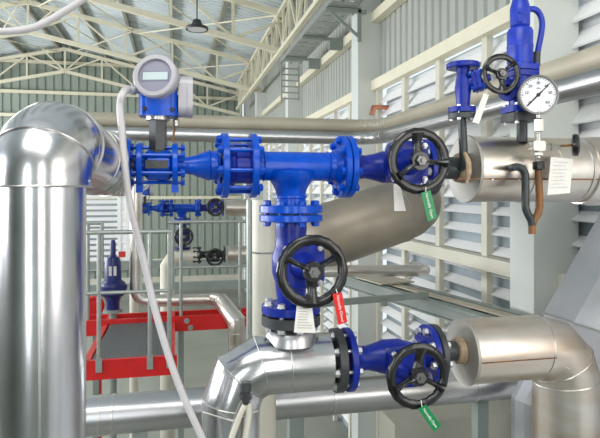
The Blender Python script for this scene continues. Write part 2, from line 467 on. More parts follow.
# fat insulated pipe on the left: up, back, then right
cx, dd = 42, 1.56
pv = Pd(cx, 400, dd)
vx, vy = pv.x, pv.y; rv = 41.5/F*dd
zt = H+.115
t = thing('insulated_pipe', (vx, vy, H-1.5), 'fat shiny aluminium clad pipe at the left edge bending back to the blue line', 'pipe')
b = MB(); b.cyl((vx, vy, H-1.6), (vx, vy, H+.03), rv, n=64); b.build('riser', 'alu', t)
R1 = rv+.015
zt = H+.134
ud = V((.09, .52, 0)).normalized(); RB = .112
p0 = V((vx, vy, zt))
path = [V((vx, vy, Pd(42, 174, dd).z)), V((vx, vy, zt-RB))]
for an in (12, 24, 36, 48, 60, 75, 90):
    an = math.radians(an); path.append(p0-EZ*RB+ud*RB*(1-math.cos(an))+EZ*RB*math.sin(an))
path[0].z = min(path[0].z, path[1].z-.012)
b = MB(); b.tube(path, [R1]*5+[R1*1.01]+[R1*.99]*2+[R1*.96], 64); rr = b.rings; b.build('elbow', 'alu', t)
seams(rr, [0, 4], 'seam_band', t, .003)
pe = path[-1]; cn = V((pe.x+.03, YM, ZL)); 
p2 = [pe, pe+ud*.03]+arc(pe+ud*.17-EZ*.015, cn, V((cn.x+.11, YM, ZL)), 4)
b = MB(); b.tube(p2+[V((X(127), YM, ZL))], [R1*.96, R1*.96, .120, .119, .118, .118, .118, .118], 64); rr = b.rings; b.build('return_bend', 'alu', t)
seams(rr, [1, 3, 4, 5, 6], 'seam_band', t, .003)
for a, zz in ((-1.2, 172), (-.2, 172), (.5, 160)):
    q = V((vx+math.cos(a)*R1, vy+math.sin(a)*R1, H+.025)); b = MB(); b.lathe(q, V((math.cos(a), math.sin(a), 0)), [(-.002, .004), (.003, .003)], 10); b.build('rivet', 'zinc', t)
b = MB(); b.box((vx+.02, vy-rv-.0015, H-.75), .006, .003, 1.5); b.build('lap_seam', 'seam', t)

# ---- flow meter
def flowmeter():
    t = thing('flow_meter', L(155), 'blue in-line flow meter with a silver rimmed round display head on a grey neck', 'flow meter')
    b = MB(); b.cyl(L(134), L(180), .036, n=32); b.build('throat', 'blue', t)
    b = MB(); b.lathe(L(145), EX, [(0, .045), (.012, .058), (.04, .058), (.06, .06), (.09, .058), (.1, .045)], 40); b.build('meter_body', 'blue', t)
    b = MB(); b.box(L(157)+V((0, -.06, 0)), .08, .012, .03); b.build('name_plate', 'dark', t)
    for px in (140, 175):
        flange(L(px), EX, .085, .022, 'blue', t)
    bolts((L(140)+L(175))/2, EX, .066, 6, (L(180)-L(135)).x+.008, .014, 'blue', t, ph=.5, stick=.006)
    for px in (140, 175):
        b = MB(); b.box(L(px)+V((0, -.02, -.09)), .026, .04, .03); b.build('foot_lug', 'blue', t)
    nk = PY(158, 147, YM); z1 = Z(158, 119)
    b = MB(); b.lathe((nk.x, YM, nk.z-.03), EZ, [(0, .038), (.012, .04), (.016, .034), (z1-nk.z+.03, .034)], 6, ph=.3); b.build('neck', 'dark', t)
    b = MB(); b.lathe((nk.x, YM, z1-.006), EZ, [(0, .045), (.014, .045)], 32); b.build('neck_collar', 'steel', t)
    # housing
    hz0 = Z(158, 117); hz1 = Z(158, 92); hc = V((X(159), YM, (hz0+hz1)/2))
    b = MB(); b.rplate(hc, EZ, .145, .11, hz1-hz0, .03, EY); b.lathe((hc.x, YM, hz1-.004), EZ, [(0, .05), (.03, .04)], 32); b.build('housing', 'blue', t)
    for sx in (-1, 1):
        b = MB(); b.lathe(hc+V((sx*.05, -.056, -.025)), -EY, [(0, .009), (.008, .008)], 12); b.build('screw', 'black', t)
    # display drum facing the viewer
    dc = PY(158, 79, YM-.03); nrm = V((-.30, -1, .18)).normalized()
    b = MB(); b.lathe(dc-nrm*.05, nrm, [(0, .064), (.01, .078), (.05, .078), (.055, .083), (.085, .084), (.092, .079), (.092, .064), (.084, .062)], 56, caps=False); b.build('bezel', 'silverpaint', t)
    b = MB()
    x_, y_, a_ = frame(nrm)
    for k in range(28):
        an = 2*PI*k/28; dv = x_*math.cos(an)+y_*math.sin(an)
        b.beam(dc-nrm*.012+dv*.079, dc+nrm*.004+dv*.0795, .006, .005)
    b.build('grip_ribs', 'silverpaint', t)
    b = MB(); b.lathe(dc+nrm*.02, nrm, [(0, .066), (.01, .065)], 48); f = b.build('display_face', 'glass_dark', t)
    b = MB(); b.box(dc+nrm*.0315, .094, .030, .003, x_*1, y_, a_); b.build('screen', 'lcd', f)
    b = MB(); b.box(dc+nrm*.031+y_*-.0, 0.102, .040, .0015, x_, y_, a_); b.build('screen_border', 'lcdbg', f)
    # terminal box on the right
    bc = PY(185, 97, YM); hh = Z(185, 77)-Z(185, 117)
    b = MB(); b.rplate(bc, EX, .10, hh, .05, .035); b.rplate(bc+V((.018, 0, 0)), EX, .112, hh+.004, .02, .04); b.build('terminal_box', 'silverpaint', t)
    b = MB(); b.lathe(PY(178, 93, YM-.03), V((-.3, -1, 0)), [(0, .01), (.01, .01)], 10); b.build('lock_screw', 'brass', t)
    # gland on the left
    g0 = PY(142, 91, YM); g1 = PY(127, 89, YM)
    b = MB(); b.lathe(g0, g1-g0, [(0, .012), (.02, .012), (.022, .02), (.04, .02), (.042, .014), ((g1-g0).length, .013)], 16); b.build('cable_gland', 'silverpaint', t)
    # drain fitting
    s0 = PY(176, 123, YM)
    b = MB(); b.lathe(s0+V((0, 0, .018)), -EZ, [(0, .004), (.008, .012), (.03, .012), (.034, .005)], 12); b.build('drain_plug', 'steel', t)
    b = MB(); b.tube([s0+V((.012, 0, .05)), s0+V((0, 0, .015)), s0+V((-.004, 0, -.02)), PY(172, 142, YM)], .004, 8); b.build('drain_wire', 'rust', t)
    return t
fm = flowmeter()
# inlet flange of the line next to the insulated pipe
t = thing('inlet_flange', L(130), 'blue flange and short neck between the fat silver pipe and the flow meter', 'flange')
flange(L(129), EX, .10, .02, 'blue', t)
b = MB(); b.cyl(L(129), L(136.5), .036); b.build('neck', 'dark', t)
t_in = t
# reducer
t = thing('pipe_reducer', L(200), 'blue conical reducer widening from flow meter to check valve', 'reducer')
x0, x1 = X(179), X(221); w_ = x1-x0
b = MB(); b.lathe((x0, YM, ZL), EX, [(0, .036), (.02, .032), (.05, .036), (w_*.68, .058), (w_*.72, .061), (w_*.75, .057), (w_*.9, .057), (w_-.012, .075), (w_-.008, .08)], 48); b.build('cone', 'blue', t)
for i in (0,): flange(V((X(224.3), YM, ZL)), EX, FR, .026, 'blue', t)
t_rd = t
# check valve clamped between two flanges
t = thing('check_valve', L(238), 'blue wafer check valve held by long bolts between two big flanges', 'check valve')
b = MB(); b.lathe((X(228), YM, ZL), EX, [(0, .075), (.02, .08), (.03, .07), (.08, .07), (.09, .08), (X(249)-X(228), .08)], 48); b.build('wafer_body', 'vblue', t)
flange(V((X(252.5), YM, ZL)), EX, FR, .026, 'blue', t)
bolts((L(224.3)+L(252.5))/2, EX, .103, 8, (L(252.5)-L(224.3)).x+.027, .0165, 'blue', t, ph=.2, stick=.02)
t_cv = t
# tee
t = thing('pipe_tee', V((X(291), YM, H-.06)), 'bright blue pipe tee with a branch flange underneath', 'pipe tee')
xa, xb = X(256), X(338)
b = MB(); b.lathe((xa, YM, ZL), EX, [(0, .062), (.012, .062), (.014, .056), (.025, .056), (.028, .061), (.034, .058), (xb-xa-.05, .058), (xb-xa-.046, .062), (xb-xa-.04, .058), (xb-xa-.022, .06), (xb-xa, .085)], 48)
xt = X(291)
prof = [(0, .095)]
prof = [(0, .10), (.025, .096), (.04, .084), (.055, .073), (.07, .065), (.082, .061), (.095, .059), (.098, .064), (.106, .064), (.109, .059), (.14, .062), (.152, .08)]
b.lathe((xt, YM, ZL-.02), -EZ, [(t_-.0, r_) for t_, r_ in prof], 48); b.build('tee_body', 'blue', t)
flange(V((X(341), YM, ZL)), EX, FR, .024, 'blue', t)
fz0, fz1 = Z(291, 205), Z(291, 212.6)
flange(V((xt, YM, (fz0+fz1)/2)), EZ, FR, fz0-fz1, 'blue', t, 'branch_flange')
t_te = t

# ---- generic handwheel valve
def handwheel(c, nrm, R, root, spokes, twist=0, matn='black', bumps=18):
    x, y, a = frame(nrm); c = V(c)
    b = MB(); b.wheel(c, a, R, R*.29, R*.17, bumps)
    # dished spokes
    for s_ in spokes:
        # angles are as seen by the viewer: 0 = right, 90 = up
        an = math.radians(s_); d = (-x if x.dot(V((cs, -sn, 0))) < 0 else x)*math.cos(an)+(y if y.z > 0 else -y)*math.sin(an)
        pts = [c-a*R*.02+d*R*.15, c-a*R*.04+d*R*.38, c-a*R*.03+d*R*.55, c+d*R*.72, c+d*R*.84]
        b.tube(pts, [R*.2, R*.15, R*.14, R*.19, R*.28], 12, flat=.55)
    w = b.build('handwheel', matn, root)
    b = MB(); b.lathe(c-a*R*.16, a, [(0, R*.24), (R*.2, R*.29), (R*.3, R*.27)], 24); b.build('hub', matn, w)
    b = MB(); b.lathe(c+a*R*.14, a, [(0, R*.17), (R*.1, R*.17), (R*.12, R*.14), (R*.12, R*.07), (R*.17, R*.07)], 6); b.build('hub_nut', 'nut', w)
    return w
def valve(A, B, wc, R, spokes, label, m='vblue', fA=None, fB=None, nm='gate_valve', plate=.17, bolt='zinc', swell=.066, neck=.048):
    A, B, wc = V(A), V(B), V(wc); ax = (B-A).normalized(); Lx = (B-A).length
    base = wc+EY*(YM-wc.y)
    t = thing(nm, (A+B)/2, label, 'valve')
    b = MB(); b.lathe(A, ax, [(0, .085), (.01, .062), (Lx*.10, neck+.004), (Lx*.2, neck), (Lx*.32, swell*.84), (Lx*.42, swell), (Lx*.62, swell), (Lx*.72, swell*.84), (Lx*.84, neck), (Lx-.012, .056), (Lx, .085)], 48)
    b.lathe(base+EY*.01, -EY, [(0, .06), (.05, .066), (.085, .06)], 40); b.build('body', m, t)
    y1 = .088
    b = MB(); b.rplate(base-EY*y1, EY, plate, plate, .018, .04); b.build('body_flange', m, t)
    b = MB(); b.rplate(base-EY*(y1+.021), EY, plate, plate, .018, .04)
    b.lathe(base-EY*(y1+.025), -EY, [(0, .055), (.02, .045), (.05, .026), (.085, .022)], 32); b.build('bonnet', m, t)
    x, y, a = frame(EY)
    bolts(base-EY*(y1+.0105), EY, plate*.55, 4, .05, .010, bolt, t, ph=PI/4, stick=.004)
    # yoke arms
    b = MB()
    yl = (YM-wc.y)-y1-.03
    if yl > .05:
        b.cyl(base-EY*(y1+.02), V((base.x, wc.y+.012, base.z)), .012, n=12); b.build('stem', 'zinc', t)
    else: b.bm.free()
    handwheel(wc, -EY, R, t, spokes)
    return t
def near(px, py, Lz):    # point in the wheel plane
    return PY(px, py, YM-Lz)
# upper valve
v1 = valve(V((X(350), YM, ZL)), V((X(424), YM, ZL)), near(419, 161, .215), .127, (95, -4, 215), 'blue gate valve right of the tee, black handwheel with a green tag')
flange(V((X(347.5), YM, ZL)), EX, FR, .024, 'blue', v1)
flange(V((X(423.5), YM, ZL)), EX, .12, .024, 'vblue', v1)
bolts((L(341)+L(347.5))/2, EX, .104, 8, (L(347.5)-L(341)).x+.026, .0155, 'blue', v1, ph=.2)
# vertical valve below the tee
zt1, zb1 = Z(291, 214.2), Z(291, 221)
zt2, zb2 = Z(291, 304), Z(291, 312)
v2 = valve(V((xt, YM, zb1+.005)), V((xt, YM, zt2-.004)), near(312.5, 271.5, .27), .131, (153, 30, 268), 'blue gate valve hanging below the tee, black handwheel with a red tag', swell=.076, neck=.060)
flange(V((xt, YM, (zt1+zb1)/2)), EZ, FR, zt1-zb1, 'blue', v2)
flange(V((xt, YM, (zt2+zb2)/2)), EZ, .118, zt2-zb2, 'vblue', v2)
bolts(V((xt, YM, (fz0+zb1)/2)), EZ, .104, 8, fz0-zb1+.004, .0155, 'blue', v2, ph=.2, stick=.012)
# lower valve
ZLo = Z(335, 360)
vA, vB = V((X(350), YM, ZLo)), V((X(428), YM, ZLo))
v3 = valve(vA, vB, near(418, 376, .215), .127, (84, 205, -28), 'blue gate valve on the lowest line, black handwheel with a green tag below', plate=.155, swell=.07)
flange(V((X(347.5), YM, ZLo)), EX, FR, .026, 'vblue', v3)
flange(V((X(428), YM, ZLo)), EX, .122, .024, 'vblue', v3)
e0, e1 = X(336.5)-.017, X(347.5)+.013
bolts(V(((e0+e1)/2, YM, ZLo)), EX, .104, 8, e1-e0+.004, .0155, 'zinc', v3, ph=.2, stick=.01)

# ---- lower silver tee with mitred elbow
rL = .113
t = thing('insulated_tee', V((xt, YM, ZLo-rL)), 'polished aluminium clad tee with mitred elbow, under the red tagged valve', 'pipe')
pts = [V((X(328), YM, ZLo)), V((X(287), YM, ZLo)), V((X(261), YM, ZLo)), PY(241, 377, YM), PY(231, 402, YM), PY(231, 520, YM)]
pts[3].y = pts[4].y = pts[5].y = YM
pts[5].x = pts[4].x
b = MB(); b.tube(pts, rL, 56); rr = b.rings; b.build('cladding', 'alu', t)
seams(rr, [1, 2, 3, 4], 'seam_band', t, .0025, grow=1.005)
z3 = Z(291, 324)
b = MB(); b.lathe((xt, YM, z3-.002), -EZ, [(0, .07), (.006, .080), (.02, .092), (.04, .102), (.07, .106)], 48); b.build('saddle', 'alu_mid', t)
b = MB(); b.cyl((xt, YM, z3+.03), (xt, YM, z3-.04), .058); b.build('branch_pipe', 'dark', t)
flange(V((xt, YM, (Z(291, 314)+z3)/2)), EZ, .118, Z(291, 314)-z3, 'dark', t, 'branch_flange')
bolts(V((xt, YM, (zt2+z3)/2)), EZ, .096, 8, zt2-z3+.004, .0155, 'zinc', t, ph=.2, stick=.01)
flange(V((X(336.5), YM, ZLo)), EX, .127, .034, 'dark', t, 'end_flange')
b = MB(); b.cyl((X(325), YM, ZLo), (X(336), YM, ZLo), .08); b.build('flange_neck', 'black', t)
b = MB(); b.tube([PY(x_, y_, YM-.116) for x_, y_ in ((203, 412), (232, 421), (258, 411))], .003, 6); b.build('strap', 'seam', t)

# ---- right insulated pipes
def clad_end(p, r, root, m='alu_dull'):
    b = MB(); b.lathe(V(p)-EX*.004, EX, [(0, .05), (0, r-.004), (-.002, r+.003), (.01, r+.004), (.012, r)], 56); b.build('end_cap', 'endcap', root)
YU = YM
t = thing('insulated_pipe', V((X(530), YM, ZL-.14)), 'large dull silver clad pipe behind the pressure gauge at the right edge', 'pipe')
rU = .142; x0 = X(465)
b = MB(); b.lathe((x0, YM, ZL-.005), EX, [(0, rU), (1.1, rU)], 64); b.build('cladding', 'alu_dull', t)
clad_end((x0, YM, ZL-.005), rU, t)
for px in (516, 571):
    b = MB(); b.lathe((X(px), YM, ZL-.005), EX, [(0, rU), (.001, rU+.004), (.012, rU+.004), (.013, rU)], 64, caps=False); b.build('seam_band', 'seam', t)
xc = X(577)
b = MB(); b.lathe((xc, YM, ZL-.01), EX, [(0, rU-.01), (.0, rU+.006), (.06, rU+.014), (.5, rU+.014)], 64); b.build('valve_box_cover', 'alu_dull', t)
b = MB(); b.cyl((X(426), YM, ZL), (x0+.02, YM, ZL-.002), .048, n=32); b.build('pipe_end', 'darkpipe', t)
flange(V((X(429.5), YM, ZL)), EX, .12, .026, 'dark', t, 'end_flange')
b = MB(); b.lathe((X(456), YM, ZL), EX, [(0, .05), (.004, .062), (.03, .066), (.04, .05)], 24); b.build('insulation_edge', 'wool', t)
bolts((L(423.5)+L(429.5))/2, EX, .097, 8, .06, .0155, 'zinc', t, ph=.2)
b = MB(); b.box((X(495)+.1, YM-rU*.955, ZL-.05), .7, .003, .006); b.build('lap_seam', 'rust', t)
for px in (475, 500, 530): 
    b = MB(); b.lathe((X(px), YM-rU*.94, ZL-.052), -EY, [(0, .004), (.006, .003)], 8); b.build('rivet', 'zinc', t)
# lower right
t = thing('insulated_pipe', V((X(562), YM, ZLo-.9)), 'stained aluminium clad pipe right of the lower valve, elbowing down at the corner', 'pipe')
rD = .137; x0 = X(463); ZD = Z(463, 351.5)
pts = [V((x0, YM, ZD)), V((X(535), YM, ZD)), V((X(551), YM, ZD-.02)), V((X(562)-.005, YM, ZD-.075)), V((X(566), YM, ZD-.15)), V((X(566), YM, ZD-1.0))]
b = MB(); b.tube(pts, [rD, rD, rD, rD*1.01, rD*1.03, rD*1.03], 64); rr = b.rings; b.build('cladding', 'alu_rust', t)
seams(rr, [1, 3, 4], 'seam_band', t, .003)
clad_end((x0, YM, ZD), rD, t, 'alu_dull')
b = MB(); b.cyl((X(436), YM, ZD+.008), (x0+.02, YM, ZD+.005), .042, n=32); b.build('pipe_end', 'dark', t)
flange(V((X(434.5), YM, ZLo)), EX, .122, .026, 'dark', t, 'end_flange')
bolts((V((X(428), YM, ZLo))+V((X(434.5), YM, ZLo)))/2, EX, .098, 8, .056, .0155, 'zinc', t, ph=.2, stick=.01)
b = MB(); b.lathe((X(455), YM, ZD+.005), EX, [(0, .043), (.004, .054), (.03, .058), (.035, .045)], 24); b.build('insulation_edge', 'wool', t)
b = MB(); b.box((X(500), YM-rD, ZD-.01), .36, .003, .005); b.build('lap_seam', 'rust', t)
for px, py in ((513, 358), (552, 357), (560, 363), (568, 369)):
    q = PY(px, py, YM-rD*.98); b = MB(); b.lathe(q, -EY, [(-.01, .004), (.004, .0035)], 8); b.build('rivet', 'zinc', t)

# ---- vertical probe on the mitred elbow
g = PY(246, 392, YM-.13)
t = thing('probe_gland', g-EZ*.1, 'dark screw gland with two beige tubes in front of the mitred elbow', 'cable gland')
b = MB(); b.lathe(g+EZ*.035, -EZ, [(0, .012), (.004, .02), (.03, .021), (.034, .016), (.045, .016), (.047, .022), (.06, .022), (.062, .014), (.08, .013)], 12); b.build('gland', 'dark', t)
b = MB(); b.tube([g-EZ*.04, PY(240, 415, YM-.13), PY(231, 440, YM-.13), PY(226, 470, YM-.13)], .011, 12); b.build('tube', 'cream_pipe', t)
b = MB(); b.tube([g-EZ*.04+EX*.01, PY(249, 415, YM-.13), PY(245, 440, YM-.13), PY(242, 470, YM-.13)], .012, 12); b.build('tube', 'cream_pipe', t)

# ---- hoses
def spline(pts, n=8):
    pts = [V(p) for p in pts]; out = []
    for i in range(len(pts)-1):
        p0 = pts[max(i-1, 0)]; p1 = pts[i]; p2 = pts[i+1]; p3 = pts[min(i+2, len(pts)-1)]
        for k in range(n):
            t_ = k/n
            out.append(.5*((2*p1)+(p2-p0)*t_+(2*p0-5*p1+4*p2-p3)*t_*t_+(3*p1-p0-3*p2+p3)*t_**3))
    return out+[pts[-1]]
b = MB(); b.tube(spline([PY(128, 89, YM)]+[PY(x_, y_, YM-.16) for x_, y_ in ((123, 93), (120, 106), (122, 131), (124, 157), (127, 185), (131, 210), (138, 238), (145, 266), (155, 309), (170, 360), (185, 400), (202, 438), (214, 470))], 6), .0125, 16)
tag(b.build('cable_conduit', 'wplastic'), 'white flexible conduit sweeping down from the flow meter head to the bottom edge', 'conduit')
b = MB(); b.tube(spline([Pd(x_, y_, 1.5) for x_, y_ in ((-60, 29), (-20, 31), (10, 31), (35, 27), (60, 14), (82, 0), (100, -14), (120, -34))], 6), .0095, 16)
tag(b.build('cable_conduit', 'wplastic'), 'white conduit curving across the upper left corner under the roof', 'conduit')

# ================================================================== SMALL-BORE SAFETY AND GAUGE ASSEMBLY
YS = 2.12
def S(px, py, Y=YS): return PY(px, py, Y)
# small globe valve
t = thing('globe_valve', S(465, 125), 'small blue globe valve at upper right with a round black handwheel', 'valve')
c0 = S(463, 66)
flange(c0, EZ, .068, .022, 'vblue', t, 'top_flange')
b = MB(); b.lathe(c0-EZ*.01, -EZ, [(0, .028), (.03, .026), (.08, .034), (.12, .03), (.165, .026)], 28); b.build('body', 'vblue', t)
fz = S(462, 110)
b = MB(); b.lathe(V((fz.x, YS, fz.z-.011)), EZ, [(0, .03), (0, .056), (.022, .056), (.022, .03)], 32); b.build('bottom_flange', 'vblue', t)
b = MB(); b.lathe(V((fz.x, YS, fz.z-.036)), EZ, [(0, .03), (0, .056), (.02, .056), (.02, .03)], 32); b.build('mating_flange', 'dark', t)
bolts(V((fz.x, YS, fz.z-.013)), EZ, .043, 4, .046, .008, 'zinc', t, ph=PI/4, stick=.008)
# bonnet pointing right and towards the viewer
wc = S(501, 74, YS-.08); bc = S(466, 84); dr = (wc-bc).normalized()
b = MB(); b.rplate(bc+dr*.055, dr, .075, .09, .016, .015); b.rplate(bc+dr*.037, dr, .075, .09, .014, .015); b.cyl(bc, bc+dr*.05, .03); b.cyl(bc+dr*.06, bc+dr*.1, .022, .014); b.build('bonnet', 'vblue', t)
bolts(bc+dr*.046, dr, .043, 4, .04, .008, 'blue', t, ph=PI/4, stick=.004)
b = MB(); b.cyl(bc+dr*.08, wc-dr*.01, .008, n=10); b.build('stem', 'zinc', t)
handwheel(wc, V((-.1, -1, 0)).normalized(), .083, t, (40, 160, 280), bumps=0)
# dark feed pipe bending into the main pipe
b = MB(); b.tube([V((fz.x, YS, fz.z-.03)), S(463.5, 150), S(463.5, 158)]+arc(S(463.5, 158), S(463.5, 172), V((X(458)+.01, YM, ZL)), 4)[1:], .0175, 16)
tag(b.build('branch_pipe', 'darkpipe'), 'thin dark pipe from under the small globe valve down to the main pipe', 'pipe')
b = MB(); b.tube([S(465, 153, YS-.022), S(468.5, 162, YS-.05), S(469, 172, YS-.06), S(466.5, 183, YS-.05)], [.008, .011, .012, .007], 10)
tag(b.build('insulation_rope', 'wool'), 'rusty brown insulation rope hanging by the dark pipe at the pipe end', 'insulation')
# safety valve
t = thing('safety_valve', S(522, 135), 'tall blue safety valve with a curved lever pipe beside the pressure gauge', 'safety valve')
sx = S(520, 60).x
def sz(py): return S(520, py).z
def Lz(prof, m, name, n=36, xx=None, yy=YS):
    b = MB(); p_ = [(sz(py)-sz(prof[0][0]), r) for py, r in prof]
    b.lathe((xx or sx, yy, sz(prof[0][0])), EZ, p_, n); return b.build(name, m, t)
Lz([(28, .034), (26, .040), (9, .041), (6, .038), (-1, .030), (-4, .016), (-14, .012)], 'sblue', 'cap')
Lz([(31, .028), (27, .028)], 'dark', 'cap_joint')
Lz([(66, .048), (63, .053), (32, .053), (29, .047)], 'sblue', 'spring_housing')
Lz([(48, .0535), (47, .0545), (46, .0535)], 'sblue', 'housing_ridge')
b = MB(); b.rplate((sx+.01, YS, (sz(66)+sz(71))/2), EZ, .12, .11, sz(66)-sz(71), .03, EY); b.build('upper_flange', 'sblue', t)
b = MB(); b.rplate((sx+.01, YS, (sz(72)+sz(77))/2), EZ, .12, .11, sz(72)-sz(77), .03, EY); b.build('lower_flange', 'vblue', t)
bolts((sx+.01, YS, (sz(66)+sz(77))/2), EZ, .056, 4, sz(66)-sz(77), .008, 'blue', t, ph=PI/4, stick=.002)
Lz([(108, .046), (103, .046), (97, .05), (88, .05), (80, .044), (76, .044)], 'sblue', 'body')
b = MB(); b.lathe((sx, YS, sz(92)), V((-1, -.4, 0)), [(0, .03), (.07, .03), (.071, .046), (.088, .046), (.088, .024), (.06, .022)], 28, caps=False); b.build('outlet', 'vblue', t)
b = MB(); b.rplate((sx, YS, (sz(107)+sz(113))/2), EZ, .125, .11, sz(107)-sz(113), .012, EY); b.build('base_flange', 'sblue', t)
b = MB(); b.rplate((sx, YS, (sz(114)+sz(122))/2), EZ, .12, .11, sz(114)-sz(122), .012, EY); b.build('mating_flange', 'dark', t)
bolts((sx, YS, (sz(107)+sz(122))/2), EZ, .06, 4, sz(107)-sz(122)+.006, .009, 'zinc', t, ph=PI/4, stick=.01)
b = MB(); b.cyl((sx+.01, YS, sz(120)), (sx+.01, YS, sz(142)), .022); b.build('inlet_pipe', 'dark', t)
b = MB(); b.tube(spline([V((sx+.02, YS, sz(10)))]+[S(x_, y_) for x_, y_ in ((533, 9), (539, 13), (542, 22), (541, 35), (538, 50), (536.5, 64))], 4), [.012]*4+[.013]*4+[.0125]*13+[.011]*4, 14); b.build('lever_pipe', 'sblue', t)
b = MB(); b.tube([S(537, 52), S(536.5, 66)], .015, 12); b.build('lever_sleeve', 'dark', t)
for py in (14, 23):
    b = MB(); b.lathe(V((sx-.02, YS-.03, sz(py))), V((-.5, -1, 0)), [(0, .01), (.012, .009)], 10); b.build('seal_screw', 'sblue', t)

# pressure gauge
YG = 2.0
gc = PY(538, 95, YG); gn = V((-.28, -1, .02)).normalized()
t = thing('pressure_gauge', gc-EZ*.1, 'round white pressure gauge with a dark rim at the upper right', 'gauge')
gR = .079; gx, gy, ga = frame(gn)
if gx.x < 0: gx = -gx
if gy.z < 0: gy = -gy
b = MB(); b.lathe(gc-gn*.03, gn, [(0, gR*.9), (.004, gR*.96), (.03, gR*.97), (.034, gR*1.02), (.04, gR*1.01), (.041, gR*.92), (.036, gR*.9)], 56, caps=False); b.build('case', 'nut', t)
b = MB(); b.lathe(gc-gn*.0295, gn, [(0, gR*.89), (.003, gR*.89)], 40); b.build('back_plate', 'dark', t)
b = MB(); b.lathe(gc, gn, [(0, gR*.93), (.003, gR*.93)], 48); face = b.build('dial', 'dial', t)
def gp(an, r): an = math.radians(an); return gc+gn*.0045+gx*math.cos(an)*r+gy*math.sin(an)*r
b = MB()
for k in range(31):
    an = 225-270*k/30; l0 = .80 if k % 5 else .74
    b.beam(gp(an, gR*l0), gp(an, gR*.86), .0016 if k % 5 else .0026, .0006, gn)
b.build('scale_marks', 'blackink', face)
for s_, an in (('0', 222), ('10', 170), ('20', 132), ('30', 90), ('40', 48), ('50', 10), ('60', -40)):
    text(s_, gp(an, gR*.6), gn, EZ, .017, 'blackink', face)
text('MPa', gp(90, gR*.33), gn, EZ, .010, 'blackink', face)
b = MB(); b.beam(gp(225, gR*.78), gp(45, gR*.25), .006, .002, gn); b.beam(gp(45, 0), gp(45, gR*.82), .0035, .002, gn); b.lathe(gp(0, 0), gn, [(0, .008), (.004, .007)], 16); b.build('needle', 'blackink', t)
gsx = PY(538.5, 120, YG)
def G(py, px=538.5): return PY(px, py, YG)
b = MB(); b.lathe(G(119), EZ, [(0, .01), (G(111).z-G(119).z, .01)], 14); b.build('socket', 'steel', t)
b = MB(); b.lathe(G(132), EZ, [(0, .012), (.003, .02), (.05, .02), (.055, .012)], 6); b.build('hex_nut', 'steel', t)
b = MB(); b.cyl(G(133), G(111), .009, n=12); b.build('stem', 'steel', t)
# needle valve
t = thing('needle_valve', G(158), 'small steel needle valve with a black knob below the pressure gauge', 'valve')
b = MB(); b.cyl(G(134), G(158), .01, n=14); b.rplate(G(146, 537), V((0, 1, 0)), .055, .04, .036, .008); b.lathe(G(150), -EZ, [(0, .014), (.01, .018), (.022, .018), (.026, .012)], 6); b.build('body', 'steel', t)
b = MB(); b.lathe(G(146, 537), V((-1, -.2, 0)), [(0, .012), (.028, .012), (.029, .007)], 6); b.build('bleed_plug', 'steel', t)
b = MB(); b.lathe(G(147, 543), EX, [(0, .012), (.03, .012), (.032, .017), (.052, .017), (.054, .013), (.075, .012)], 6); b.build('gland', 'steel', t)
b = MB(); kx = V((cs, -sn, 0))*1-V((sn, cs, 0))*.42; kx.normalize(); b.cyl(G(146, 558), G(145.5, 560)+kx*.05, .005, n=10); b.build('stem', 'rust', t)
b = MB(); b.lathe(G(145.5, 560)+kx*.042, kx, [(0, .02), (.003, .042), (.012, .046), (.024, .044), (.03, .03), (.03, .015)], 28); b.build('knob', 'black', t)
# siphon
t = thing('siphon_pipe', G(233, 532), 'forked siphon of one rusty tube and one black hooked tube below the needle valve', 'pipe')
b = MB(); b.lathe(G(170), EZ, [(0, .02), (.004, .0235), (.03, .0235), (.034, .019)], 8); b.build('union_nut', 'black', t)
b = MB(); b.tube([G(168), G(175)]+[G(y_, x_) for y_, x_ in ((195, 539.5), (207, 539.5), (214, 538), (220, 534), (227, 532))], .0145, 16); b.build('rusty_tube', 'rust', t)
hk = [PY(511, 168, YM-.10), G(167.5, 513), G(167, 517), G(169, 522), G(174, 525), G(182, 525.5), G(205, 525.5), G(212, 527), G(220, 531), G(225, 532)]
b = MB(); b.tube(spline(hk, 4), .0155, 16); b.build('black_tube', 'darkpipe', t)
b = MB(); b.lathe(G(234, 532), EZ, [(0, .0145), (.04, .0145), (.046, .012)], 16); b.build('spout', 'rust', t)

# ================================================================== TAGS
def card(corners, Y, m, label, name, lines=(), ink='whiteink', tsize=.012, vertical=True, string=None):
    P_ = [PY(x_, y_, Y) for x_, y_ in corners]     # top-left, top-right, bottom-right, bottom-left
    t = thing(name, (P_[2]+P_[3])/2, label, 'tag')
    b = MB(); b.prism(P_, EY*.0025); b.build('card', m, t)
    up = ((P_[0]+P_[1])-(P_[2]+P_[3])).normalized(); c = sum(P_, V())/4; right = -up.cross(-EY)
    if right.x < 0: right = -right
    for i, (s_, off) in enumerate(lines):
        if vertical: text(s_, c-EY*.0015+right*off, -EY, right, tsize, ink, t)
        else: text(s_, c-EY*.0015+up*off, -EY, up, tsize, ink, t)
    if string:
        b = MB(); b.tube([(P_[0]+P_[1])/2]+[PY(x_, y_, Y) for x_, y_ in string], .0018, 6); b.build('string', 'paper', t)
    return t
YW = YM-.215-.025
card(((421, 193), (430.5, 190), (437.5, 218), (428, 221.5)), YW, 'green', 'green plastic tag hanging from the upper right handwheel', 'valve_tag', (('Normally Open', 0),), tsize=.0155, string=((426, 187),))
card(((332.5, 294), (342, 292.5), (347.5, 322), (338.5, 325)), YM-.30, 'redtag', 'red plastic tag hanging from the handwheel below the tee', 'valve_tag', (('Normally Closed', 0),), tsize=.014, string=((336, 289),))
card(((418, 409), (426, 404.5), (441.5, 426), (434, 432)), YW, 'green', 'green plastic tag hanging slanted from the lowest handwheel', 'valve_tag', (('Normally Open', 0),), tsize=.0145, string=((421, 400),))
ls = tuple(('the valve no.'[:9+(i*5) % 4]+'  line  ref', .045-.011*i) for i in range(9))
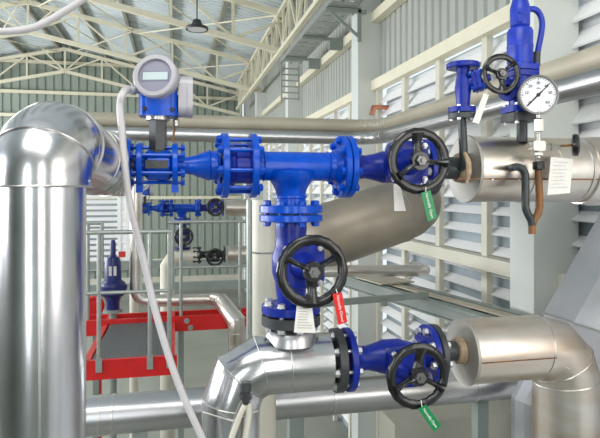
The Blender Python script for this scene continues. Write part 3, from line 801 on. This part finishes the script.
def printed(corners, Y, label, string=None):
    t = card(corners, Y, 'paper', label, 'paper_tag', string=string)
    P_ = [PY(x_, y_, Y) for x_, y_ in corners]; b = MB()
    for i in range(8):
        f = .12+.1*i; a = P_[0].lerp(P_[3], f); c = P_[1].lerp(P_[2], f)
        s0 = a.lerp(c, .12); s1 = a.lerp(c, .62+.25*random.random())
        b.beam(s0-EY*.001, s1-EY*.001, .0016, .001, EZ)
    b.build('printed_lines', 'ink', t)
printed(((297, 305), (312, 306), (315.5, 333), (294, 332.5)), YM-.262, 'crumpled printed paper tag below the handwheel under the tee', ((302, 300),))
printed(((551, 157), (573, 159), (570, 193), (547.5, 195)), YG-.0, 'printed paper tag hanging from the needle valve by the gauge', ((559, 150),))
t = card(((393.5, 184), (400, 184), (406, 211), (394.5, 211)), YM-.13, 'paper', 'blank white paper strip hanging under the upper right valve', 'paper_tag', string=((397, 172),))
card(((484, 93), (489, 95), (479, 124), (472.5, 122)), YS-.06, 'paper', 'narrow white paper strip hanging slanted below the small globe valve', 'paper_tag', string=((488, 86),))

# ================================================================== BACKGROUND PIPEWORK
# two transverse pipes that turn and run along the right wall
def bgpipe(y0, r_, m, label, Xr=2.2, Yt=5.86, z=None, left=80, seam=True):
    z = H+z
    corner = V((Xr, Yt, z)); R = .3
    pts = [V((PY(left, 190, Yt).x, Yt, z)), V((Xr-R, Yt, z))]+arc(V((Xr-R, Yt, z)), corner, V((Xr, Yt-R, z)), 7)[1:]+[V((Xr, -1.5, z))]
    t = thing('steam_pipe', V((0, Yt, z-r_)), label, 'pipe')
    b = MB(); b.tube(pts, r_, 32); rr = b.rings; b.build('cladding', m, t)
    seams(rr, [1, 2, 3, 4, 5, 6, 7, 8], 'seam_band', t, .003)
bgpipe(0, .072, 'tan', 'tan clad pipe crossing behind the tee, the upper of the two', z=.70)
bgpipe(0, .070, 'alu_mid', 'silver clad pipe crossing behind the tee, the lower of the two', Xr=2.12, Yt=5.80, z=.56)
# big brown-grey pipe behind the upper valve
p0, p1 = PY(250, 262, 3.5), PY(500, 163, 3.3)
t = thing('header_pipe', p0, 'huge dull brown grey pipe slanting up behind the vertical and upper valves', 'pipe')
b = MB(); h0, h1 = PY(316, 240, 3.45), PY(421, 203, 3.45)
hp = [h0+V((-.02, .75, 0))]+arc(h0+V((-.02, .3, 0)), h0, h0.lerp(h1, .25), 3)+arc(h0.lerp(h1, .75), h1, h1+V((.03, .28, .03)), 4)+[h1+V((.03, .9, .05))]
b.tube(hp, .205, 48); rr = b.rings; b.build('cladding', 'tank', t)
seams(rr, [5], 'seam_band', t, .002)
b = MB(); b.box((h0.x-.02, h0.y+.55, (h0.z-.19)/2), .10, .10, h0.z-.19); b.build('support_post', 'beam_green', t)
# cream vertical insulated riser behind left of the vertical valve
t = thing('vertical_pipe', PY(262, 320, 3.0), 'cream vertical insulated pipe left of the valve below the tee', 'pipe')
b = MB(); b.cyl(PY(264, 200, 2.8), PY(264, 600, 2.8), .060, n=28); b.build('cladding', 'cream_pipe', t)
b = MB(); b.cyl(PY(250, 200, 2.84), PY(250, 600, 2.84), .018, n=16); b.build('side_tube', 'galv', t)
b = MB(); b.lathe(PY(264, 253, 2.8), EZ, [(0, .061), (.008, .063), (.01, .061)], 28, caps=False); b.build('seam_band', 'seam', t)
# silver pipe with closed elbow, right of wheel 2
t = thing('clad_pipe', PY(380, 277, 5.0), 'short silver pipe ending in an elbow right of the handwheel below the tee', 'pipe')
pp = [PY(275, 271.5, 5), PY(412, 270.5, 5)]+arc(PY(412, 270.5, 5), PY(424, 270.3, 5), PY(424, 270, 5.3), 4)[1:]
b = MB(); b.tube(pp, .056, 24); b.build('cladding', 'alu_dull', t)
b = MB(); b.lathe(pp[-1]-EY*.02, EY, [(0, .057), (.25, .057)], 24); b.build('elbow_end', 'alu', t)
q = PY(300, 271, 5); b = MB(); b.box((q.x, q.y, (q.z-.05)/2), .06, .06, q.z-.05); b.build('support_post', 'beam_green', t)
# walkway beam structure
t = thing('walkway_frame', Pd(430, 305, 5), 'green grey steel walkway beam running to the louvred wall, tan top plate', 'beam')
a0, a1 = Pd(338, 279, 6.45), Pd(528, 336, 3.9)
z0 = (a0.z+a1.z)/2; a0.z = a1.z = z0
dv = (a1-a0).normalized(); sd = V((-dv.y, dv.x, 0))
b = MB(); b.beam(a0, a1, .012, .12); b.beam(a0+V((0, 0, .055)), a1+V((0, 0, .055)), .09, .012); b.beam(a0-V((0, 0, .055)), a1-V((0, 0, .055)), .09, .012); b.build('channel', 'beam_green', t)
q = sd*.16
b = MB(); b.beam(a0+q+V((0, 0, .06)), a1+q+V((0, 0, .06)), .10, .014); b.build('top_plate', 'tan', t)
b = MB(); b.beam(a0+q*1.9, a1+q*1.9, .012, .12); b.beam(a0+q*1.9+V((0, 0, .055)), a1+q*1.9+V((0, 0, .055)), .07, .012); b.build('channel', 'beam_green', t)
for f in (.08, .3, .52, .74):
    c = a0.lerp(a1, f); b = MB(); b.beam(c, c+sd*.31, .04, .08); b.build('cross_bar', 'dark', t)
c = a0.lerp(a1, .34); b = MB(); b.prism([c-sd*.02+V((0, 0, .072)), c+sd*.38+V((0, 0, .072)), c+sd*.38-dv*.75+V((0, 0, .072)), c-sd*.02-dv*.5+V((0, 0, .072))], V((0, 0, .012))); b.build('cover_plate', 'tan', t)
for f in (.84,):
    c = a0.lerp(a1, f)+sd*.15; b = MB(); b.beam(c-V((0, 0, .07)), V((c.x, c.y, 0)), .09, .09, EY); b.build('post', 'mullion', t)
b = MB(); b.beam(PY(318, 304, 4.6), PY(428, 295, 4.6), .03, .055); b.box(PY(384, 303, 4.56), .05, .03, .05)
tag(b.build('cross_rail', 'beam_green'), 'thin grey rail crossing behind the red tag', 'rail')
# copper stub at the wall
p = PX(377, 107, XR-.06)
b = MB(); b.tube([p+V((.3, .05, 0)), p+V((.05, 0, 0)), p+V((-.06, 0, -.01)), p+V((-.09, 0, -.12))], .035, 12)
tag(b.build('copper_stub', 'copper'), 'short copper pipe stub poking out by the siding above the upper valve', 'pipe')
# big horizontal pipe low
Yb_ = 3.0
t = thing('large_pipe', PY(270, 425, Yb_), 'large silver pipe running across the bottom behind the mitred elbow', 'pipe')
b = MB(); q0 = PY(30, 421, Yb_); q1 = V((2.0, Yb_, q0.z)); b.cyl(q0, q1, .098, n=48); b.build('cladding', 'alu_mid', t)
for px in (99, 112, 330, 470):
    b = MB(); b.lathe((PY(px, 400, Yb_).x, Yb_, q0.z), EX, [(0, .098), (.001, .101), (.012, .101), (.013, .098)], 48, caps=False); b.build('seam_band', 'seam', t)
for px in (140, 480):
    xx = PY(px, 400, Yb_).x; b = MB(); b.box((xx, Yb_, (q0.z-.09)/2), .07, .07, q0.z-.09); b.build('support_post', 'beam_green', t)
# beige trunking right bottom
yk = 3.5; p = PY(395, 425, yk)
b = MB(); b.box(((p.x+2.6)/2, yk+.15, p.z-.2), 2.6-p.x, .3, .4)
tag(b.build('cable_trunking', 'ledge'), 'long beige boxed trunking low at the bottom behind the lowest handwheel', 'trunking')
b = MB(); b.box(((p.x+2.6)/2, yk+.15, (p.z-.4)/2), .3, .25, p.z-.4); tag(b.build('trunking_pedestal', 'ledge'), 'beige pedestal carrying the boxed trunking', 'pedestal')
# duct bottom right
t = thing('sloping_duct', PY(600, 430, 3.0), 'big grey sheet metal duct sloping down at the right edge behind the clad pipes', 'duct')
yd = 2.95
c1 = PY(604, 331, yd); pts = [PY(680, 160, yd), c1]
b = MB(); b.tube([PY(716, 128, yd), c1, V((c1.x, yd, H-2.2))], .35, 8, ph=PI/8); rr = b.rings; b.build('duct_body', 'sheet', t, smooth=False)
seams(rr, [1], 'duct_seam', t, .007, 'galv')
# small galvanised mitred duct at bottom
t = thing('small_duct', PY(521, 430, 2.6), 'small galvanised duct with angled shoulder left of the right hand downpipe', 'duct')
b = MB(); b.tube([PY(545, 372, 2.7), PY(530, 402, 2.7), PY(530, 520, 2.7)], .095, 10, ph=.3); b.build('duct_body', 'sheet', t, smooth=False)

# ================================================================== PLATFORM AND RAILINGS
zp = H-1.42
def pz(px, py, z=zp):
    d = (H-z)*F/(py-HY); return Pd(px, py, d)
fl, fr = pz(90, 357), pz(170, 353); bl, br = pz(106, 322), pz(170, 322)
YA, YBk = 4.9, 6.2
xL = pz(95, 357).x; xR = PY(168, 300, YA).x
t = thing('grating_platform', ((xL+xR)/2, (YA+YBk)/2, zp-.12), 'red framed steel grating platform behind the fat silver pipe', 'platform')
b = MB(); b.box(((xL+xR)/2, YA, zp-.07), xR-xL+.15, .04, .16); b.build('front_beam', 'red', t)
b = MB(); b.box(((xL+xR)/2+.36, YBk+.02, zp-.03), xR-xL+1.52, .04, .16); b.build('back_beam', 'red', t)
for xx, zz_ in ((xR+.18, zp+.0), (xR+.22, zp-.075)):
    b = MB(); b.lathe((xx, YBk+.001, zz_), -EY, [(0, .03), (.01, .03)], 16); b.build('end_disc', 'galv', t)
b = MB(); b.box(((xL+xR)/2+.35, YBk+.5, zp-.06), xR-xL+1.5, .04, .13); b.build('rear_beam', 'red', t)
for xx in (xL-.05, xR+.03, xR+1.05):
    b = MB(); b.box((xx, (YA+YBk)/2+(.25 if xx < xR+.5 else .8), zp-.05), .05, (YBk-YA)+(.5 if xx < xR+.5 else -.6), .12); b.build('side_beam', 'red', t)
b = MB(); n = 40
for i in range(n+1): b.box((xL+(xR-xL)*i/n, (YA+YBk)/2, zp-.01), .006, YBk-YA, .03)
for i in range(30): b.box(((xL+xR)/2, YA+(YBk-YA)*i/29, zp-.008), xR-xL, .008, .02)
b.box(((xL+xR)/2, (YA+YBk)/2, zp-.035), xR-xL, YBk-YA, .01)
g_ = b.build('grating', 'grate', t)
for xx, yy in ((xL-.2, YBk+.4), (PY(181, 300, YBk+.05).x, YBk+.05), (xR+.7, YBk+.5)):
    b = MB(); b.box((xx, yy, (zp-.12)/2+.0), .06, .06, zp-.12); b.build('leg', 'beam_green', t)
def rail(y, x0, x1, posts, label, zt_=1.07, zm=.57):
    t = thing('railing', ((x0+x1)/2, y, zp), label, 'railing', 'railings of the platform')
    b = MB(); b.cyl((x0, y, zp+zt_), (x1, y, zp+zt_), .019, n=14); b.build('top_rail', 'galv', t)
    b = MB(); b.cyl((x0, y, zp+zm), (x1, y, zp+zm), .015, n=14); b.build('mid_rail', 'galv', t)
    for xx in posts:
        b = MB(); b.cyl((xx, y, zp-.05), (xx, y, zp+zt_), .018, n=14); b.box((xx, y-.01, zp-.02), .05, .02, .12); b.build('post', 'galv', t)
    b = MB(); b.cyl((x1, y, zp+zt_-.0), (x1, y, zp+zm), .019, n=14); b.build('end_loop', 'galv', t)
yr = YA-.035
rail(yr, PY(80, 231, yr).x, PY(172, 231, yr).x, [PY(99, 300, yr).x, PY(150, 300, yr).x, PY(169.5, 300, yr).x], 'front galvanised tube railing along the near edge of the red platform')
yr = YBk+.05
rail(yr, PY(168, 226, yr).x, PY(250, 226, yr).x, [PY(181, 300, yr).x, PY(240, 300, yr).x], 'rear galvanised tube railing right of the red platform')
rail(yr, PY(78, 226, yr).x, PY(102, 226, yr).x, [PY(88, 300, yr).x], 'short rear galvanised tube railing left of the small blue safety valve')

# small blue safety valve on its pipe
t = thing('safety_valve', PY(113, 310, 6.42), 'small dark blue safety valve standing behind the red platform', 'safety valve')
q = PY(113, 240, 6.42)
def zz(py): return PY(113, py, 6.42).z
b = MB(); b.lathe((q.x, 6.42, zz(310)), EZ, [(zz(y_)-zz(310), r_) for y_, r_ in ((310, .07), (302, .07), (297, .09), (294, .135), (288, .145), (283, .13), (280, .09), (262, .085), (257, .065), (256, .03), (243, .03), (240, .02))], 28); b.build('body', 'navy', t)
b = MB(); b.box((q.x-.02, 6.42-.085, zz(270)), .03, .01, .1); b.box((q.x+.03, 6.42-.085, zz(270)), .03, .01, .1); b.build('label_plate', 'white', t)
b = MB(); b.lathe((q.x, 6.42, zz(288)), EZ, [(0, .15), (.03, .15)], 28); b.build('flange', 'navy', t)
b = MB(); b.box((q.x+.1, 6.37, zz(254)), .07, .04, .06); b.build('red_indicator', 'redtag', t)
b = MB(); b.cyl((q.x, 6.42, zz(306)), (q.x, 6.42, 0), .04); b.lathe((q.x, 6.42, zz(312)), EZ, [(0, .1), (.03, .1)], 20); b.build('riser', 'beam_green', t)
b = MB(); wq = PY(94, 306, 6.9)
tag((b.wheel(wq, -EY, .12, .05, .05), b.lathe(wq+EY*.02, EY*-1, [(0, .1), (.03, .1)], 20), b.cyl(wq, wq+EY*.3, .02), b.cyl(wq+EY*.3, (wq.x, wq.y+.3, 0), .05))[0].build('fire_valve_wheel', 'red'), 'small round red wheel left of the small blue safety valve', 'wheel')

# cream drop pipe with silver elbow run behind the railing
t = thing('drain_pipe', PY(136, 300, 6.9), 'silver drop pipe behind the hose that runs right and turns down at the red frame', 'pipe')
Yq = 6.45
pts = [PY(136, 178, Yq), PY(136, 288, Yq)]+arc(PY(136, 288, Yq), PY(136, 301, Yq), PY(148, 301, Yq), 4)[1:]+[PY(212, 299, Yq)]+[PY(221, 301, Yq-.15), PY(237, 322, Yq-.40), PY(238, 332, Yq-.40), PY(238, 600, Yq-.40)]
b = MB(); b.tube(pts, [.068]*6+[.068]*1+[.085, .10, .10, .10], 24); rr = b.rings; b.build('cladding', 'alu_dull', t)
seams(rr, [6, 7, 8, 9], 'seam_band', t, .004)

# ================================================================== SECOND, IDENTICAL LINE FARTHER BACK
OFF = V((PY(182, 208, 8.1).x-X(291), 8.1-YM, PY(182, 208, 8.1).z-ZL))
def far(o, label, off=OFF):
    c = dup(o, off)
    c['label'] = label
    return c
far(fm, 'small distant blue flow meter with round head behind the railing')
far(t_rd, 'small distant blue reducer left of the distant tee')
far(t_cv, 'small distant blue check valve beside the distant tee')
far(t_te, 'small distant blue pipe tee above the rear railing')
c = far(v1, 'distant blue valve with black handwheel just right of the distant tee')
O2 = OFF
cc = far(v2, 'distant blue valve hanging under the distant tee')
def remat(o, m):
    for ch in o.children_recursive:
        if ch.type == 'MESH' and ch.data.materials and ch.data.materials[0].name in ('valve_blue_paint', 'bright_blue_enamel', 'zinc_bolt'):
            me = ch.data.copy(); me.materials[0] = M[m]; ch.data = me
O3 = OFF+V((0, 0, .12))
c = far(v3, 'distant black valve with black handwheel, lowest of the distant line', O3); remat(c, 'black'); remat(cc, 'navy')
def farpipe(pts, r_, m, label, name='distant_pipe'):
    b = MB(); b.tube(pts, r_, 24); return tag(b.build(name, m), label, 'pipe')
Yf = 8.1; zu = ZL+OFF.z; zl = ZLo+O3.z
farpipe([V((X(423.5)+OFF.x+.04, Yf, zu)), V((X(423.5)+OFF.x+.55, Yf, zu))], .12, 'alu_dull', 'pale clad pipe stub right of the distant upper valve')
farpipe([V((X(428)+OFF.x+.05, Yf, zl)), V((X(428)+OFF.x+.45, Yf, zl))], .12, 'alu_dull', 'pale clad pipe stub right of the distant black valve')
farpipe([V((X(341)+OFF.x, Yf, zl)), V((xt+OFF.x, Yf, zl)), V((xt+OFF.x-.12, Yf, zl-.03)), V((xt+OFF.x-.2, Yf, zl-.15)), V((xt+OFF.x-.2, Yf, 0))], .1, 'cream_pipe', 'pale clad elbow pipe feeding the distant black valve')
farpipe([PY(134, 209, Yf)-EZ*PY(134, 209, Yf).z, PY(134, 209, Yf), V((X(134)+OFF.x, Yf, zu))], .06, 'cream_pipe', 'pale clad pipe left of the distant flow meter')
xx = X(423.5)+OFF.x+.5
farpipe([V((xx, Yf, H+.1)), V((xx, Yf, 0))], .09, 'column', 'pale distant standpipe right of the distant valves')
# pale horizontal beams near the foot of the far wall
for z_, y_ in ((-1.02, 10.5), (-1.32, 10.4)):
    b = MB(); b.box((-1.5, y_+1, H+z_*1.45), 8.5, .12, .16)
    tag(b.build('pipe_rack_beam', 'beam_green'), 'grey green rack beam crossing behind the railings, %s of the two' % ('upper' if z_ > -1.2 else 'lower'), 'beam', None)
for xx in (-5.2, 1.9):
    b = MB(); b.box((xx, 11.5, (H-1.4)/2), .16, .1, H-1.4); tag(b.build('rack_post', 'beam_green'), ('left' if xx < 0 else 'right')+' post of the pipe rack behind the railings', 'post')
